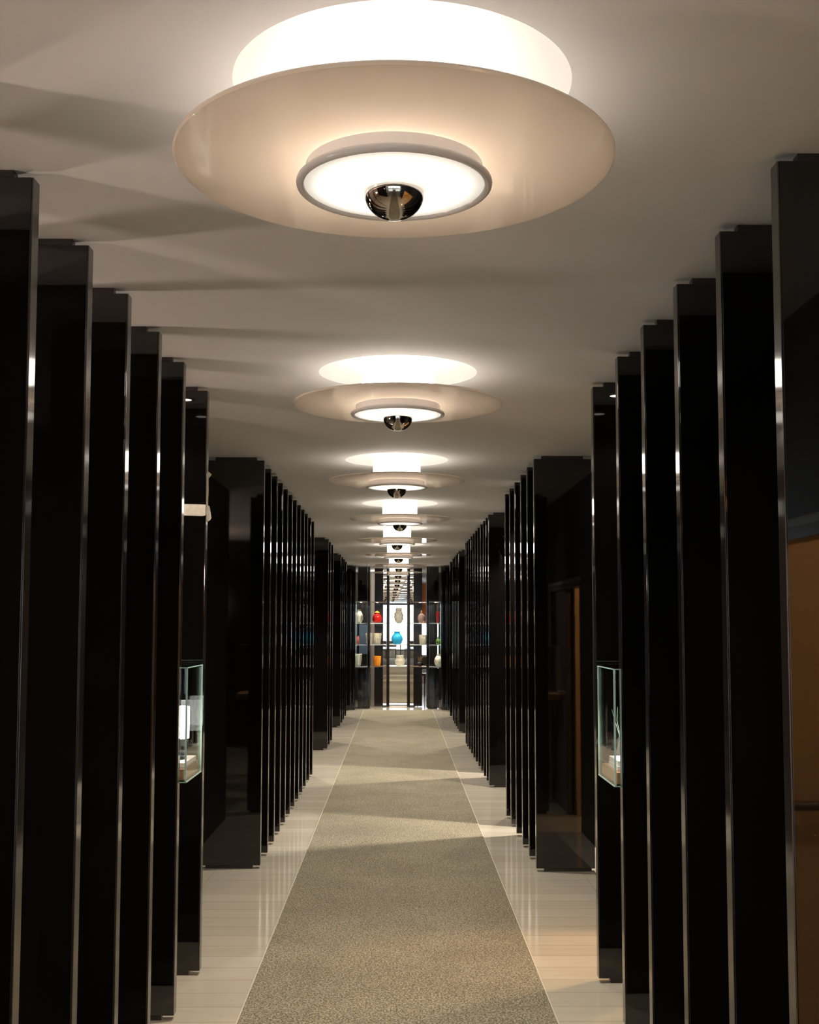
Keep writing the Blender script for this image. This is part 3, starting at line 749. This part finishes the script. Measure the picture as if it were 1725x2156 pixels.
CH = [(0.68, 26.0, 0.4, 'dark-legged chair in the bright room behind the cabinet\'s right side'),
      (-0.95, -8.2, 1.6, 'beige chair left of the table, seen in the cabinet\'s centre mirror'),
      (0.80, -8.3, 4.6, 'beige chair right of the table, seen in the cabinet\'s centre mirror'),
      (-0.02, -7.45, 3.2, 'beige chair at the near side of the table in the centre mirror')]
for i, (x, y, r, l) in enumerate(CH):
    if i == 0: ch0.location = (x, y, 0); ch0.rotation_euler = (0, 0, r); ch0['label'] = l; ch0['group'] = 'dining chairs'
    else: dup(ch0, (x, y, 0), l, 'dining chairs', r)
t = thing('cafe_table', 'dark table by the shop window, seen in the cabinet\'s centre mirror', 'table', (-0.1, -8.2, 0))
bm = bmesh.new(); box(bm, -0.55, 0.55, -0.35, 0.35, 0.72, 0.75); obj('tabletop', bm, M_dwood, t, bevel=0.004)
for sx in (-1, 1):
    for sy in (-1, 1):
        bm = bmesh.new(); tube(bm, [(sx * 0.48, sy * 0.29, 0.72), (sx * 0.50, sy * 0.31, 0)], [0.022, 0.016], 8); obj('leg', bm, M_dwood, t, smooth=True)
# amber pendants behind the camera, mirrored in the nearest left fins
for x, y, l in ((-2.15, -2.2, 'amber dish pendant mirrored in the nearest left fins, right one of two'), (-3.2, -2.6, 'amber dish pendant mirrored in the nearest left fins, left one of two')):
    t = thing('pendant_lamp', l, 'pendant lamp', (x, y, CZ), group='amber pendants behind the camera')
    bm = bmesh.new(); lathe(bm, [(0.02, -0.10), (0.10, -0.11), (0.22, -0.15), (0.27, -0.18), (0.265, -0.183), (0.21, -0.156), (0.0, -0.115)], 40); obj('dish', bm, M_amber, t, smooth=True)
    bm = bmesh.new(); tube(bm, [(0, 0, 0), (0, 0, -0.11)], 0.004, 6); obj('rod', bm, M_trim, t)

for x, y, l in ((-2.7, 1.5, 'added amber floor lamp in the unseen side room left of the nearest fins, closer to the camera'), (-2.9, 3.9, 'added amber floor lamp in the unseen side room left of the fifth and sixth fins')):
    t = thing('added_floor_lamp', l, 'floor lamp', (x, y, 0), group='amber floor lamps added in the unseen left side room')
    bm = bmesh.new(); lathe(bm, [(0, 0.03), (0.03, 0.03), (0.15, 0.012), (0.15, 0), (0, 0)], 36); obj('base', bm, M_blackplastic, t, smooth=True)
    bm = bmesh.new(); tube(bm, [(0, 0, 0.02), (0, 0, 1.62)], 0.011, 10); obj('pole', bm, M_spacer, t, smooth=True)
    bm = bmesh.new(); lathe(bm, [(0.02, 1.60), (0.10, 1.62), (0.19, 1.70), (0.22, 1.78), (0.214, 1.78), (0.185, 1.706), (0.098, 1.628), (0, 1.615)], 40); obj('lamp_shade', bm, M_amber, t, smooth=True)
    light('added_floor_lamp_light', 'POINT', (0, 0, 1.80), UP, (1.0, 0.89, 0.80), t, radius=0.11)  # added lamp, throws light and fin shadows across the ceiling from the left

# ------------------------------------------------------------------ outside the shop window
bm = bmesh.new(); box(bm, -20, 20, -34, -10.1, -0.4, -0.15); obj('ground_street', bm, M_pave, kind='structure')
bm = bmesh.new(); box(bm, -15, 15, -33, -31, -0.15, 2.6)
for k in range(7): box(bm, -13 + 4 * k, -11.4 + 4 * k, -30.98, -30.9, 0.4, 1.9)
o = obj('street_building', bm, M_facade); tag(o, 'pale tiled building across the street, seen only in the mirrors', 'building')
def tree(x, y, h, lab):
    t = thing('tree', lab, 'tree', (x, y, -0.15), group='trees outside the shop window')
    bm = bmesh.new(); tube(bm, [(0, 0, 0), (0.03, 0.02, h * 0.4), (-0.02, 0, h * 0.8)], [0.06, 0.045, 0.02], 8); obj('trunk', bm, M_bark, t, smooth=True)
    bm = bmesh.new()
    for k in range(420):
        a = random.uniform(0, 2 * PI); u = random.uniform(-1, 1); rr = 0.75 * random.random() ** 0.5
        c = Vector((rr * math.cos(a) * math.sqrt(1 - u * u), rr * math.sin(a) * math.sqrt(1 - u * u), h * 0.75 + 0.8 * rr * u))
        d1 = Vector((random.gauss(0, 1), random.gauss(0, 1), random.gauss(0, 1))).normalized(); d2 = d1.orthogonal().normalized()
        L = random.uniform(0.06, 0.11)
        bm.faces.new([bm.verts.new(c + p) for p in (-d1 * L, d2 * L * 0.35, d1 * L, -d2 * L * 0.35)])
    obj('crown', bm, M_leaf, t, recalc=False)
tree(-1.1, -12.5, 1.7, 'leafy green tree outside the window, left one in the centre mirror')
tree(2.6, -13.5, 2.2, 'leafy green tree outside the window, right one')
